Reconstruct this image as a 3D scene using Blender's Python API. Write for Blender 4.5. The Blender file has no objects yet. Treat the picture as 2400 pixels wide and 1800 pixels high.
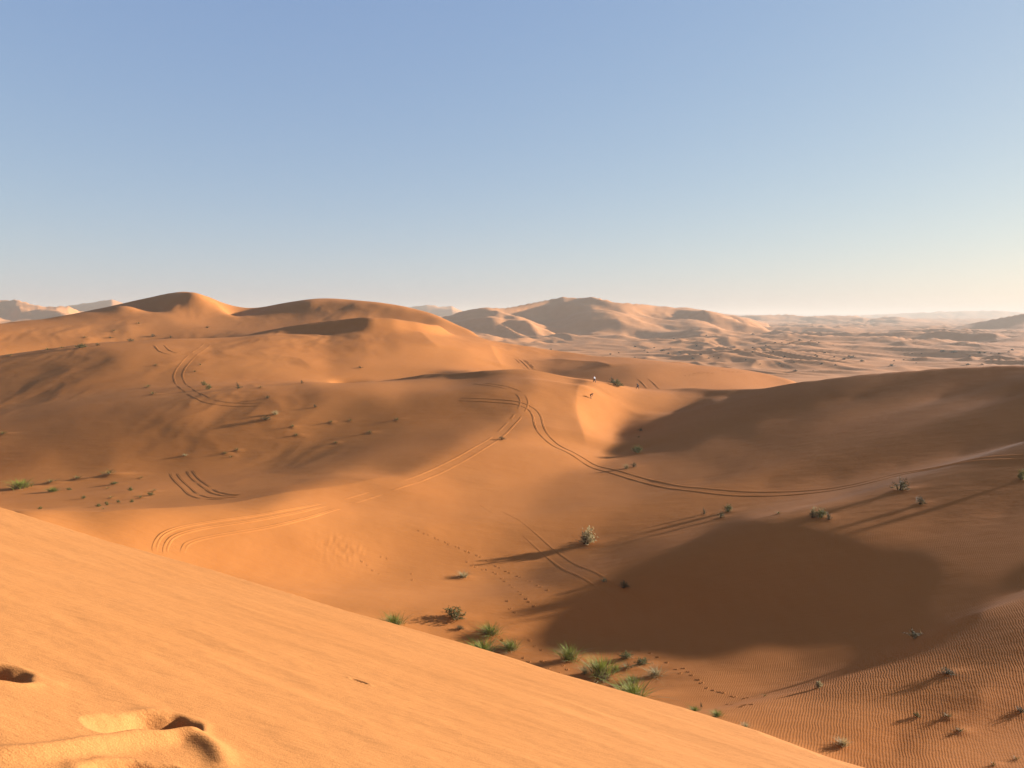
import bpy, bmesh, math, random
import numpy as np
from mathutils import Vector, Matrix
# ================================================================ camera, sky, sun, exposure
SC=bpy.context.scene
F=1800.0; PITCH=math.atan(162/1800.0); CP,SP=math.cos(PITCH),math.sin(PITCH)   # photo: 2400 px wide, focal 1800 px
cam_d=bpy.data.cameras.new('camera'); cam=bpy.data.objects.new('camera',cam_d); SC.collection.objects.link(cam)
cam_d.sensor_width=36; cam_d.lens=36*F/2400; cam_d.clip_start=.05; cam_d.clip_end=120000
cam.location=(0,0,0); cam.rotation_euler=(math.pi/2-PITCH,0,0); SC.camera=cam
SUN_AZ=math.radians(70); SUN_EL=math.radians(11)      # azimuth from straight ahead towards the right
world=bpy.data.worlds.new('World'); SC.world=world; world.use_nodes=True
nt=world.node_tree; bg=nt.nodes['Background']; sky=nt.nodes.new('ShaderNodeTexSky'); sky.sky_type='NISHITA'; sky.sun_disc=False
sky.sun_elevation=SUN_EL; sky.sun_rotation=SUN_AZ; sky.altitude=0; sky.air_density=1.0; sky.dust_density=.5; sky.ozone_density=1.0
# the photograph's sky is tone-compressed: the same soft response is applied to the whole dome
sep=nt.nodes.new('ShaderNodeSeparateColor'); comb=nt.nodes.new('ShaderNodeCombineColor'); nt.links.new(sky.outputs[0],sep.inputs[0])
for i,(gm,k) in enumerate(((.62,.92),(.54,.93),(.28,.89))):
    a=nt.nodes.new('ShaderNodeMath'); a.operation='MULTIPLY'; a.inputs[1].default_value=.1; nt.links.new(sep.outputs[i],a.inputs[0])
    b=nt.nodes.new('ShaderNodeMath'); b.operation='POWER'; b.inputs[1].default_value=gm; nt.links.new(a.outputs[0],b.inputs[0])
    c=nt.nodes.new('ShaderNodeMath'); c.operation='MULTIPLY'; c.inputs[1].default_value=k*2.26; nt.links.new(b.outputs[0],c.inputs[0]); nt.links.new(c.outputs[0],comb.inputs[i])
nt.links.new(comb.outputs[0],bg.inputs[0]); bg.inputs[1].default_value=.12
sun_d=bpy.data.lights.new('sun','SUN'); sun_d.energy=5.0; sun_d.angle=math.radians(1.1); sun_d.color=(.94,1,1.04)
sun=bpy.data.objects.new('sun',sun_d); SC.collection.objects.link(sun)
SUNV=Vector((math.sin(SUN_AZ)*math.cos(SUN_EL),math.cos(SUN_AZ)*math.cos(SUN_EL),math.sin(SUN_EL)))
sun.rotation_euler=(-SUNV).to_track_quat('-Z','Y').to_euler(); sun.location=(200,80,120)
vs=SC.view_settings; SC.display_settings.display_device='sRGB'; vs.view_transform='Standard'; vs.look='None'; vs.exposure=1.88; vs.gamma=1; vs.use_curve_mapping=False
SC.cycles.max_bounces=8; SC.cycles.diffuse_bounces=4; SC.cycles.volume_bounces=1
SC.cycles.use_denoising=True; SC.cycles.denoising_prefilter='ACCURATE'; SC.render.filter_size=1.0
rng_=random.Random(7)
HAZE_DENSITY=1.4e-4
# ================================================================ terrain: crest lines and shading-derived slopes, solved as one height field
SUNDIR=1
# ---------------------------------------------------------------- camera model
def ray(u,v):
    a=(np.asarray(u,float)-1200)/F; b=(np.asarray(v,float)-900)/F
    fwd=CP-b*SP; dn=b*CP+SP
    return a/fwd, -dn/fwd            # p = x/y , w = z/y
def proj(p,w):
    # inverse: x=p,y=1,z=w
    depth=CP-w*SP; dn=-(w*CP+SP)     # camera axis: forward (0,CP,-SP), down (0,-SP,-CP)
    depth=CP*1+(-SP)*w; down=-SP*1-CP*w
    return 1200+F*p/depth, 900+F*down/depth
LX,LY=math.sin(SUN_AZ),math.cos(SUN_AZ); SE,CE=math.sin(SUN_EL),math.cos(SUN_EL)
# ---------------------------------------------------------------- crest lines (u, v, distance)
BRINK=[(-500,1035,17),(0,1190,14),(253,1269,12.4),(499,1337,11.2),(800,1431,9.7),(1000,1487,8.8),(1169,1536,8.1),(1306,1580,7.6),(1462,1623,7.1),(1600,1661,6.7),(1774,1714,6.2),(1925,1771,5.85),(2016,1800,5.6),(2400,1925,4.9),(2900,2090,4.2)]
S_C=[(792,891,228),(908,890,222),(1017,879,215),(1125,870,206),(1180,868,204),(1234,871,206),(1281,877,210),(1335,890,218),(1379,899,225),(1393,903,228),(1436,907,230),(1494,912,228),(1600,914,215),(1700,912,203),(1780,910,198),(1850,905,194),(1950,895,187),(2100,878,177),(2250,866,168),(2400,860,160),(2600,872,150),(2900,895,140),(3400,925,130)]
S_BL=[(-500,850,290),(0,837,300),(72,830,303),(180,821,310),(290,810,318),(360,801,325),(450,799,328),(506,794,328),(615,777,322),(723,763,320)]
S_BR=[(723,763,322),(800,753,319),(865,745,317),(920,748,321),(980,757,331),(1017,764,340),(1040,768,355)]
S_A=[(-500,790,390),(0,758,408),(100,748,414),(200,730,422),(300,712,432),(380,704,442),(400,697,446),(450,690,454),(470,695,454),(520,722,452),(545,735,454),(600,733,458),(660,722,460),(720,710,462),(800,708,462),(880,712,460),(950,722,456),(1010,735,450),(1050,752,442),(1100,775,430),(1160,800,414),(1200,812,402),(1260,823,392),(1310,828,385),(1350,835,378),(1400,842,370),(1480,850,360),(1560,857,352),(1650,862,342),(1740,864,330),(1800,876,318),(1850,890,306),(1895,908,296),(2000,925,290)]
SPINE=[(54,1199,72),(235,1211,75),(416,1199,80),(600,1176,86),(800,1146,95),(945,1114,107),(1053,1077,118),(1143,1036,130),(1200,1005,138),(1240,950,152)]
SLIPLINE=[(1362,902,219),(1352,930,205),(1350,960,190),(1358,1000,175),(1375,1050,158)]
HUMPLINE=[(640,790,300),(705,821,272),(750,858,250),(792,891,230)]
# soft depth hints (u,v,y)
HINT=[(600,1100,122),(300,1130,108),(150,1000,165),(500,950,188),(700,920,208),(400,850,265),(850,830,262),(850,795,283),(850,768,300),(850,756,311),(780,800,284),(780,775,301),(940,800,288),(940,772,305),(700,790,300),(850,880,246),
 (1300,1080,140),(1500,1115,118),(1650,1150,107),(1800,1158,102),(1950,1140,101),(2100,1105,103),(2250,1085,104),(2400,1075,104),
 (1370,1270,86),(1200,1450,63),(1300,1560,55),(1600,1560,54),(1700,1350,70),(1700,1680,45),(2100,1780,37),(2000,1600,44),(2300,1600,40),(2300,1400,50),(2350,1220,72),(1900,1210,85),(1600,1210,92),
 (1000,1200,86),(1000,1400,64),(700,1230,78),(700,1350,66),(400,1260,72),(1150,1100,112),(1200,1200,92),
 (1350,870,290),(1300,845,345),(1600,895,270),(1750,895,290),(1150,840,300),(1100,850,260),
 (200,790,362),(400,740,415),(300,760,385),(700,745,443),(900,740,443),(800,732,450),(600,747,440),(1000,753,440),(500,770,402),(100,900,230),(100,1060,140),(1050,800,310),(1000,1000,150),
 (1500,990,170),(1700,960,172),(2000,960,150),(2200,960,140),(2400,960,132)]
# hidden ground (p, y, z)
HID=[]
for p in (-1.0,-.8,-.6,-.4,-.2,0,.2,.4,.6,.8,1.1,1.4):
    HID+= [(p,34,-18.5-(5.5*p if p<.6 else 3.3-(p-.6)*3)),(p,520,-46)]
    HID+= [(p,1.0,-1.65-.22*p-.28),(p,.82,-1.65-.18*p-.23)]
HID+=[(.5,250,-28),(.6,250,-30),(.75,245,-31),(.9,235,-32),(1.2,230,-34),(.55,330,-42),(.7,330,-44),(1.0,330,-44),(1.3,330,-44),(.45,400,-45),(.6,420,-46),(.9,420,-46),(1.3,420,-46),
 (.35,460,-44),(.2,470,-40),(-1,400,-20),(-.8,460,-30),(.9,60,-17),(1.3,60,-17),(.9,40,-20),(1.3,40,-20),(.9,90,-16),(1.3,85,-16),(.95,115,-13.5),(1.3,110,-13.5),(1.2,30,-19),
 (-.9,200,-26),(-.95,120,-22),(-.9,70,-19),(-.1,240,-21.5),(0,236,-21),(.08,245,-23),(.15,250,-25),(.25,245,-26)]
for u_,z1_,z2_ in ((680,-9,-10),(740,-8.5,-10),(800,-7,-9),(865,-5.5,-8),(920,-5.5,-7.5),(980,-6.5,-6.5)):
    HID+=[((u_-1200)/F,350,z1_),((u_-1200)/F,390,z2_)]
for k in range(len(BRINK)):
    u,v,y=BRINK[k]
    for du in (0,.5):
        if du and k+1<len(BRINK): u,v,y=[(a+b)/2 for a,b in zip(BRINK[k],BRINK[k+1])]
        p_,w_=ray(u,v); p_=float(p_); w_=float(w_)
        for f,dr in ((1.15,.7),(1.4,.95),(1.9,1.)):
            HID.append((p_,y*f,w_*y-dr*y*(f-1)*max(.6,.3-w_)))
# ---------------------------------------------------------------- shading samples: u v  100*cos(incidence)
L0="0 1300 55 400 1450 55 800 1550 55 1200 1700 55 100 1700 56 1700 1780 55 600 1350 54 100 1220 54 2200 2000 54"
L1="""100 1230 50 400 1260 52 600 1260 52 800 1300 45 700 1220 50 850 1180 36 1000 1130 38 900 1150 28 1100 1100 28 1200 1050 30 1150 1200 25 1000 1200 33
900 1230 38 1100 1300 26 1000 1350 30 900 1400 34 1200 1300 18 1150 1450 24 1050 1480 27 1250 1500 20 1350 1550 20 1500 1650 23 1650 1700 26 1250 1400 13 1300 1350 2
1450 1450 2 1600 1400 -7 1800 1350 -9 1700 1500 1 1900 1300 -9 2000 1400 -7 2100 1350 -4 2250 1400 1 2380 1400 6 2300 1300 3 2300 1500 2 2100 1480 -2 1950 1530 5
1800 1550 12 2000 1600 10 2200 1600 8 2000 1700 20 2300 1750 22 1800 1700 23 1700 1620 19 2350 1650 13 1550 1560 15
1500 1230 6 1350 1200 12 1250 1250 13 1600 1190 5 1800 1180 5 1950 1200 7 2100 1210 6 2250 1180 3 2380 1220 4 2350 1150 2 1750 1260 -6 1500 1290 0
1300 1080 30 1350 1130 15 1450 1100 9 1600 1130 5 1800 1130 4 2000 1110 2 2200 1080 2 2350 1050 1 2000 1000 0 2200 950 0 1800 1000 -2 1700 1060 0 1650 960 -9 1550 1020 -10 1500 1050 2
1487 1001 0 1600 1001 -9 1400 1000 55 1430 980 50 1500 940 32 1560 925 35 1600 930 22 1700 918 12 1900 905 -4 1750 940 -7 1850 935 -5 1750 1000 -5 2100 890 -2 2300 870 -2 1370 1060 40 1330 1010 38 1330 940 40 1280 960 36 1300 900 38
1380 940 60 1450 925 50 1420 970 60 1390 1010 52 1200 900 20 1150 890 10 1100 950 8 1000 950 7 900 1000 5 950 1080 8 1000 1030 8 1180 960 9 1220 1000 26 1240 970 30 1000 885 20 900 895 27 820 905 24
850 960 8 800 1050 4 700 1080 5 600 1150 14 400 1150 20 200 1150 17 100 1180 20 300 1100 19 100 1100 14 500 1100 14 600 1040 10 700 980 12 450 1050 11 350 1050 12 200 1070 7 217 1067 5 50 1060 9
100 1000 6 320 1005 8 430 1020 8 250 960 9 480 970 18 560 1000 8 650 950 10 400 930 11 150 900 8 50 900 6 30 880 6 100 860 7 200 870 11 300 830 20 450 830 27 250 850 9 600 840 30 700 860 31 650 900 22
780 880 40 550 880 22 400 880 16 720 830 35 550 800 26 600 790 20 650 800 30 800 920 17 720 930 9 1260 1020 32 1160 1080 30 700 1300 48 500 1300 52 800 1200 46"""
L2="""850 760 30 780 765 15 860 800 27 800 850 30 900 860 31 950 800 26 1000 780 30 960 770 24 1050 830 36 1000 860 35 1150 830 48 1120 850 45 1060 775 38 1200 830 28 1250 840 13 1300 855 7 1300 870 4 1380 870 2
1420 850 7 1350 845 11 1450 870 9 1500 870 20 1550 885 27 1600 870 27 1700 890 31 1800 895 35 1550 900 23 1400 893 6 1130 790 33 1180 810 34 1250 828 27 920 880 33 750 800 30 760 860 32 700 780 11"""
L3="""100 780 26 300 740 24 400 720 27 440 700 30 430 715 28 350 725 26 475 715 2 500 730 20 530 735 8 480 740 27 600 745 -2 500 770 3 400 785 3 700 735 -5 800 725 -6 900 740 -5 1000 752 4 950 735 0 550 760 1 300 775 16 350 795 0 1040 755 30 200 800 27 50 810 27 600 725 1"""
def parse(s):
    a=np.array([float(t) for t in s.split()]).reshape(-1,3); a[:,2]*=.0087; return a
LAY=[parse(L0),parse(L1),parse(L2),parse(L3)]
def shade_lookup(L,u,v):
    out=np.zeros(u.size); U=u.ravel(); V=v.ravel()
    for i in range(0,U.size,20000):
        du=(U[i:i+20000,None]-L[None,:,0])/1.8; dv=(V[i:i+20000,None]-L[None,:,1])
        d2=du*du+dv*dv+60.0
        k=1/d2**2.2
        out[i:i+20000]=(k*L[None,:,2]).sum(1)/k.sum(1)
    return out.reshape(u.shape)
# ---------------------------------------------------------------- grid
P0,P1=-1.05,1.5; Y0,Y1=.8,520.0; Q0,Q1=math.log(Y0),math.log(Y1)
def dens(line,n=12):
    L=np.array(line,float); o=[]
    for a,b in zip(L[:-1],L[1:]):
        t=np.linspace(0,1,n,endpoint=False)[:,None]; o.append(a+(b-a)*t)
    o.append(L[-1:]); o=np.concatenate(o); p,w=ray(o[:,0],o[:,1]); return p,w,np.log(o[:,2])
def curve(line):
    p,w,q=dens(line,4); i=np.argsort(p); return p[i],q[i]
def upsample(w,n,m):
    a=np.linspace(0,w.shape[0]-1,n); b=np.linspace(0,w.shape[1]-1,m)
    i=np.clip(a.astype(int),0,w.shape[0]-2); j=np.clip(b.astype(int),0,w.shape[1]-2)
    fa=(a-i)[:,None]; fb=(b-j)[None]
    return (w[i][:,j]*(1-fa)*(1-fb)+w[i+1][:,j]*fa*(1-fb)+w[i][:,j+1]*(1-fa)*fb+w[i+1][:,j+1]*fa*fb)
def blur(w,qs,k=2):
    for _ in range(k):
        e=np.pad(w,1,mode='edge'); b=(e[1:-1,:-2]+2*e[1:-1,1:-1]+e[1:-1,2:])/4; e=np.pad(b,1,mode='edge'); b=(e[:-2,1:-1]+2*e[1:-1,1:-1]+e[2:,1:-1])/4
        w=np.where(qs[:,None]>math.log(25),b,w)
    return w
CREST=((BRINK,.5,.1,.12),(S_C,.4,.25,.07),(S_BL,.25,.4,.06),(S_BR,.4,.3,.06),(S_A,.8,.2,.12))
def solve(levels=((121,101),(241,201),(441,481)),verbose=True,outer=(6,4,5),iters=(400,300,220)):
    w=None; off={}; rng={}; meta={}
    for (m,n),no,ni in zip(levels,outer,iters):   # m cols p, n rows q ; array [n,m]
        ps=np.linspace(P0,P1,m); qs=np.linspace(Q0,Q1,n); dp=ps[1]-ps[0]; dq=qs[1]-qs[0]; PP=ps[None,:]; A=dp*dq
        # layers
        b0=np.interp(ps,*curve(BRINK)); sc=np.interp(ps,*curve(S_C)); sbl=np.interp(ps,*curve(S_BL)); sbr=np.interp(ps,*curve(S_BR)); sa=np.interp(ps,*curve(S_A))
        pu=lambda u: (u-1200)/F
        c1=np.where(ps<pu(765),sbl,sc); c2=np.where(ps<pu(723),sbl,np.where(ps<pu(1040),sbr,sa)); c3=np.maximum(sa,c2)
        Q=qs[:,None]; lay=np.where(Q<=b0,0,np.where(Q<=c1,1,np.where(Q<=c2,2,np.where(Q<=c3,3,4))))
        # control points
        ci=[];cj=[];cw=[];cr=[]
        crease=np.ones((n,m))
        def add(p,w_,q,r):
            for a,b,c in zip(np.atleast_1d(p),np.atleast_1d(w_),np.atleast_1d(q)):
                x=(a-P0)/dp; y=(c-Q0)/dq
                if 0<=x<m-1 and 0<=y<n-1: ci.append(y);cj.append(x);cw.append(b);cr.append(r)
        def crs(p,q,f):
            x=np.round((p-P0)/dp).astype(int); y=np.round((q-Q0)/dq).astype(int)
            for a,b in zip(x,y):
                if 0<=a<m and 0<=b<n: crease[max(b-1,0):b+1,max(a-1,0):a+2]=np.minimum(crease[max(b-1,0):b+1,max(a-1,0):a+2],f)
        for k,(ln,r,f,hw) in enumerate(CREST):
            p,w_,q=dens(ln); ok=(p>P0+.01)&(p<P1-.02); p,w_,q=p[ok],w_[ok],q[ok]
            off.setdefault(k,np.zeros(len(p))); rng[k]=(len(cw),len(cw)+len(p)); add(p,w_+off[k],q,r*.6); crs(p,q,f); meta[k]=(p,w_,q,hw)
        for ln,r,f in ((SPINE,.12,.5),(SLIPLINE,.06,.1),(HUMPLINE,.12,.8)):
            p,w_,q=dens(ln); add(p,w_,q,r); crs(p,q,f)
        h=np.array(HINT,float); p,w_=ray(h[:,0],h[:,1]); add(p,w_,np.log(h[:,2]),.35)
        h=np.array(HID,float); add(h[:,0],h[:,2]/h[:,1],np.log(h[:,1]),.5)
        ci=np.array(ci);cj=np.array(cj);cw=np.array(cw);cr=np.array(cr)
        i0=ci.astype(int);j0=cj.astype(int);fi=ci-i0;fj=cj-j0
        idx=np.stack([i0*m+j0,i0*m+j0+1,(i0+1)*m+j0,(i0+1)*m+j0+1]); wt=np.stack([(1-fi)*(1-fj),(1-fi)*fj,fi*(1-fj),fi*fj])
        if w is None: w=np.full((n,m),-.15); 
        else: w=upsample(w,n,m)
        sA=A**.5; LPP,LQQ=.022**2,.09**2; LPQ=2**.5*.022*.09; MU=1.0
        kpp=sA*LPP**1/dp**2; 
        spp=(crease[:,1:-1]*sA*.00075/dp**2); sqq=(crease[1:-1]*sA*.004/dq**2); spq=(crease[1:,1:]*sA*.0022/(dp*dq))
        base=None
        for it in range(no):
            # visibility and targets
            run=np.maximum.accumulate(np.vstack([np.full((1,m),-9),w[:-1]]),0)
            vis=(w>=run-.0015)&(lay<4)&((lay==0)|(Q>b0[None]+math.log(4.)))
            U,V=proj(np.broadcast_to(PP,w.shape),w)
            vis&=(U>-150)&(U<2550)&(V<1950)
            zp=np.gradient(w,dp,axis=1); zy=w+np.gradient(w,dq,axis=0)-PP*zp; nrm=np.sqrt(1+zp**2+zy**2)
            g=np.zeros((n,m)); 
            for k in range(4):
                s=vis&(lay==k)
                if s.any(): g[s]=(SE-shade_lookup(LAY[k],U[s],V[s])*np.clip(nrm[s],1,1.25))/CE
            if it==0 and len(levels)>1 and m==levels[0][0]: vis&=False
            # shading eq on cells (staggered): a*w_p + LY*w_q + LY*w = g
            ws=vis[:-1,:-1]*vis[1:,1:]*sA*MU*np.where(crease[:-1,:-1]<.5,.3,1.)*np.array([1,1,.5,.25,1])[lay[:-1,:-1]]
            b0q=b0[None]+math.log(6.5)
            mono=((Q>b0q)&(Q<=c1-.03))|((Q>c1+.22)&(Q<=c2-.03))|((Q>c2+.15)&(Q<=c3-.03)&(ps[None]<pu(1040)))
            wq=(w[1:]-w[:-1])/dq; thr=np.clip(-.12*w[1:],.006,.05)
            act=mono[1:]&(wq<thr*1.05)&(ps[None]>-.8)&(ps[None]<.75)
            sm=act*sA*1.2; mt=sm*thr*1.0
            gc=.25*(g[:-1,:-1]+g[1:,:-1]+g[:-1,1:]+g[1:,1:]); pc=.5*(ps[1:]+ps[:-1])[None]; ap=LX-LY*pc
            def fwd(x):
                a,b,c,d=x[:-1,:-1],x[:-1,1:],x[1:,:-1],x[1:,1:]
                sh=ws*(ap*((b+d)-(a+c))*.5/dp+LY*((c+d)-(a+b))*.5/dq+LY*.25*(a+b+c+d))
                return (sh, spp*(x[:,2:]-2*x[:,1:-1]+x[:,:-2]), sqq*(x[2:]-2*x[1:-1]+x[:-2]), spq*(a-b-c+d), (wt*x.ravel()[idx]).sum(0)*cr, sm*(x[1:]-x[:-1])/dq)
            def adj(r):
                sh,pp,qq,pq,ct,mo=r; o=np.zeros((n,m)); t=ws*sh
                k1=ap*.5/dp;k2=LY*.5/dq;k3=LY*.25
                o[:-1,:-1]+=t*(-k1-k2+k3);o[:-1,1:]+=t*(k1-k2+k3);o[1:,:-1]+=t*(-k1+k2+k3);o[1:,1:]+=t*(k1+k2+k3)
                t=spp*pp;o[:,2:]+=t;o[:,1:-1]-=2*t;o[:,:-2]+=t
                t=sqq*qq;o[2:]+=t;o[1:-1]-=2*t;o[:-2]+=t
                t=spq*pq;o[:-1,:-1]+=t;o[:-1,1:]-=t;o[1:,:-1]-=t;o[1:,1:]+=t
                t=sm*mo/dq;o[1:]+=t;o[:-1]-=t
                of=o.ravel()
                for k in range(4): of+=np.bincount(idx[k],wt[k]*ct*cr,minlength=n*m)
                return of.reshape(n,m)
            rhs=adj((ws*gc,np.zeros_like(spp),np.zeros_like(sqq),np.zeros_like(spq),cw*cr,mt))
            x=w.copy(); r=rhs-adj(fwd(x)); 
            # Jacobi preconditioner
            D=np.zeros((n,m)); D[:,1:-1]+=4*spp**2; D[:,2:]+=spp**2; D[:,:-2]+=spp**2; D[1:-1]+=4*sqq**2; D[2:]+=sqq**2; D[:-2]+=sqq**2
            for sl in ((slice(None,-1),slice(None,-1)),(slice(1,None),slice(1,None)),(slice(None,-1),slice(1,None)),(slice(1,None),slice(None,-1))):
                D[sl]+=spq**2+(ws*(ap*.5/dp))**2
            D[1:]+=(sm/dq)**2; D[:-1]+=(sm/dq)**2
            for k in range(4): D+=np.bincount(idx[k],(wt[k]*cr)**2,minlength=n*m).reshape(n,m)
            Mi=1/(D+1e-12); z=Mi*r; d=z.copy(); rz=(r*z).sum()
            for c in range(ni*(3 if m==levels[0][0] and it<2 else 1)):
                Ad=adj(fwd(d)); al=rz/(d*Ad).sum(); x+=al*d; r-=al*Ad; z=Mi*r; rn=(r*z).sum(); d=z+rn/rz*d; rz=rn
            ch=np.abs(x-w).max(); w=x
            if m>=levels[min(1,len(levels)-1)][0]:
                bw=blur(w,qs); e=[]
                for k,(p,t,q,hw) in meta.items():
                    x=(p-P0)/dp; j=x.astype(int); f=x-j; col=bw[:,j]*(1-f)+bw[:,j+1]*f
                    ms=np.where(np.abs(qs[:,None]-q[None])<hw,col,-9).max(0); er=t-ms; e.append('%.4f'%np.abs(er).max())
                    if k: er=np.convolve(np.pad(er,2,mode='edge'),np.ones(5)/5,'valid')
                    off[k]=np.clip(off[k]+.7*er,-.06,.06); cw[rng[k][0]:rng[k][1]]=t+off[k]
                if verbose: print('crest err',e)
            if verbose: print((m,n),it,'change %.4f'%ch,'res',rz)
    return ps,qs,blur(w,qs)
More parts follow.
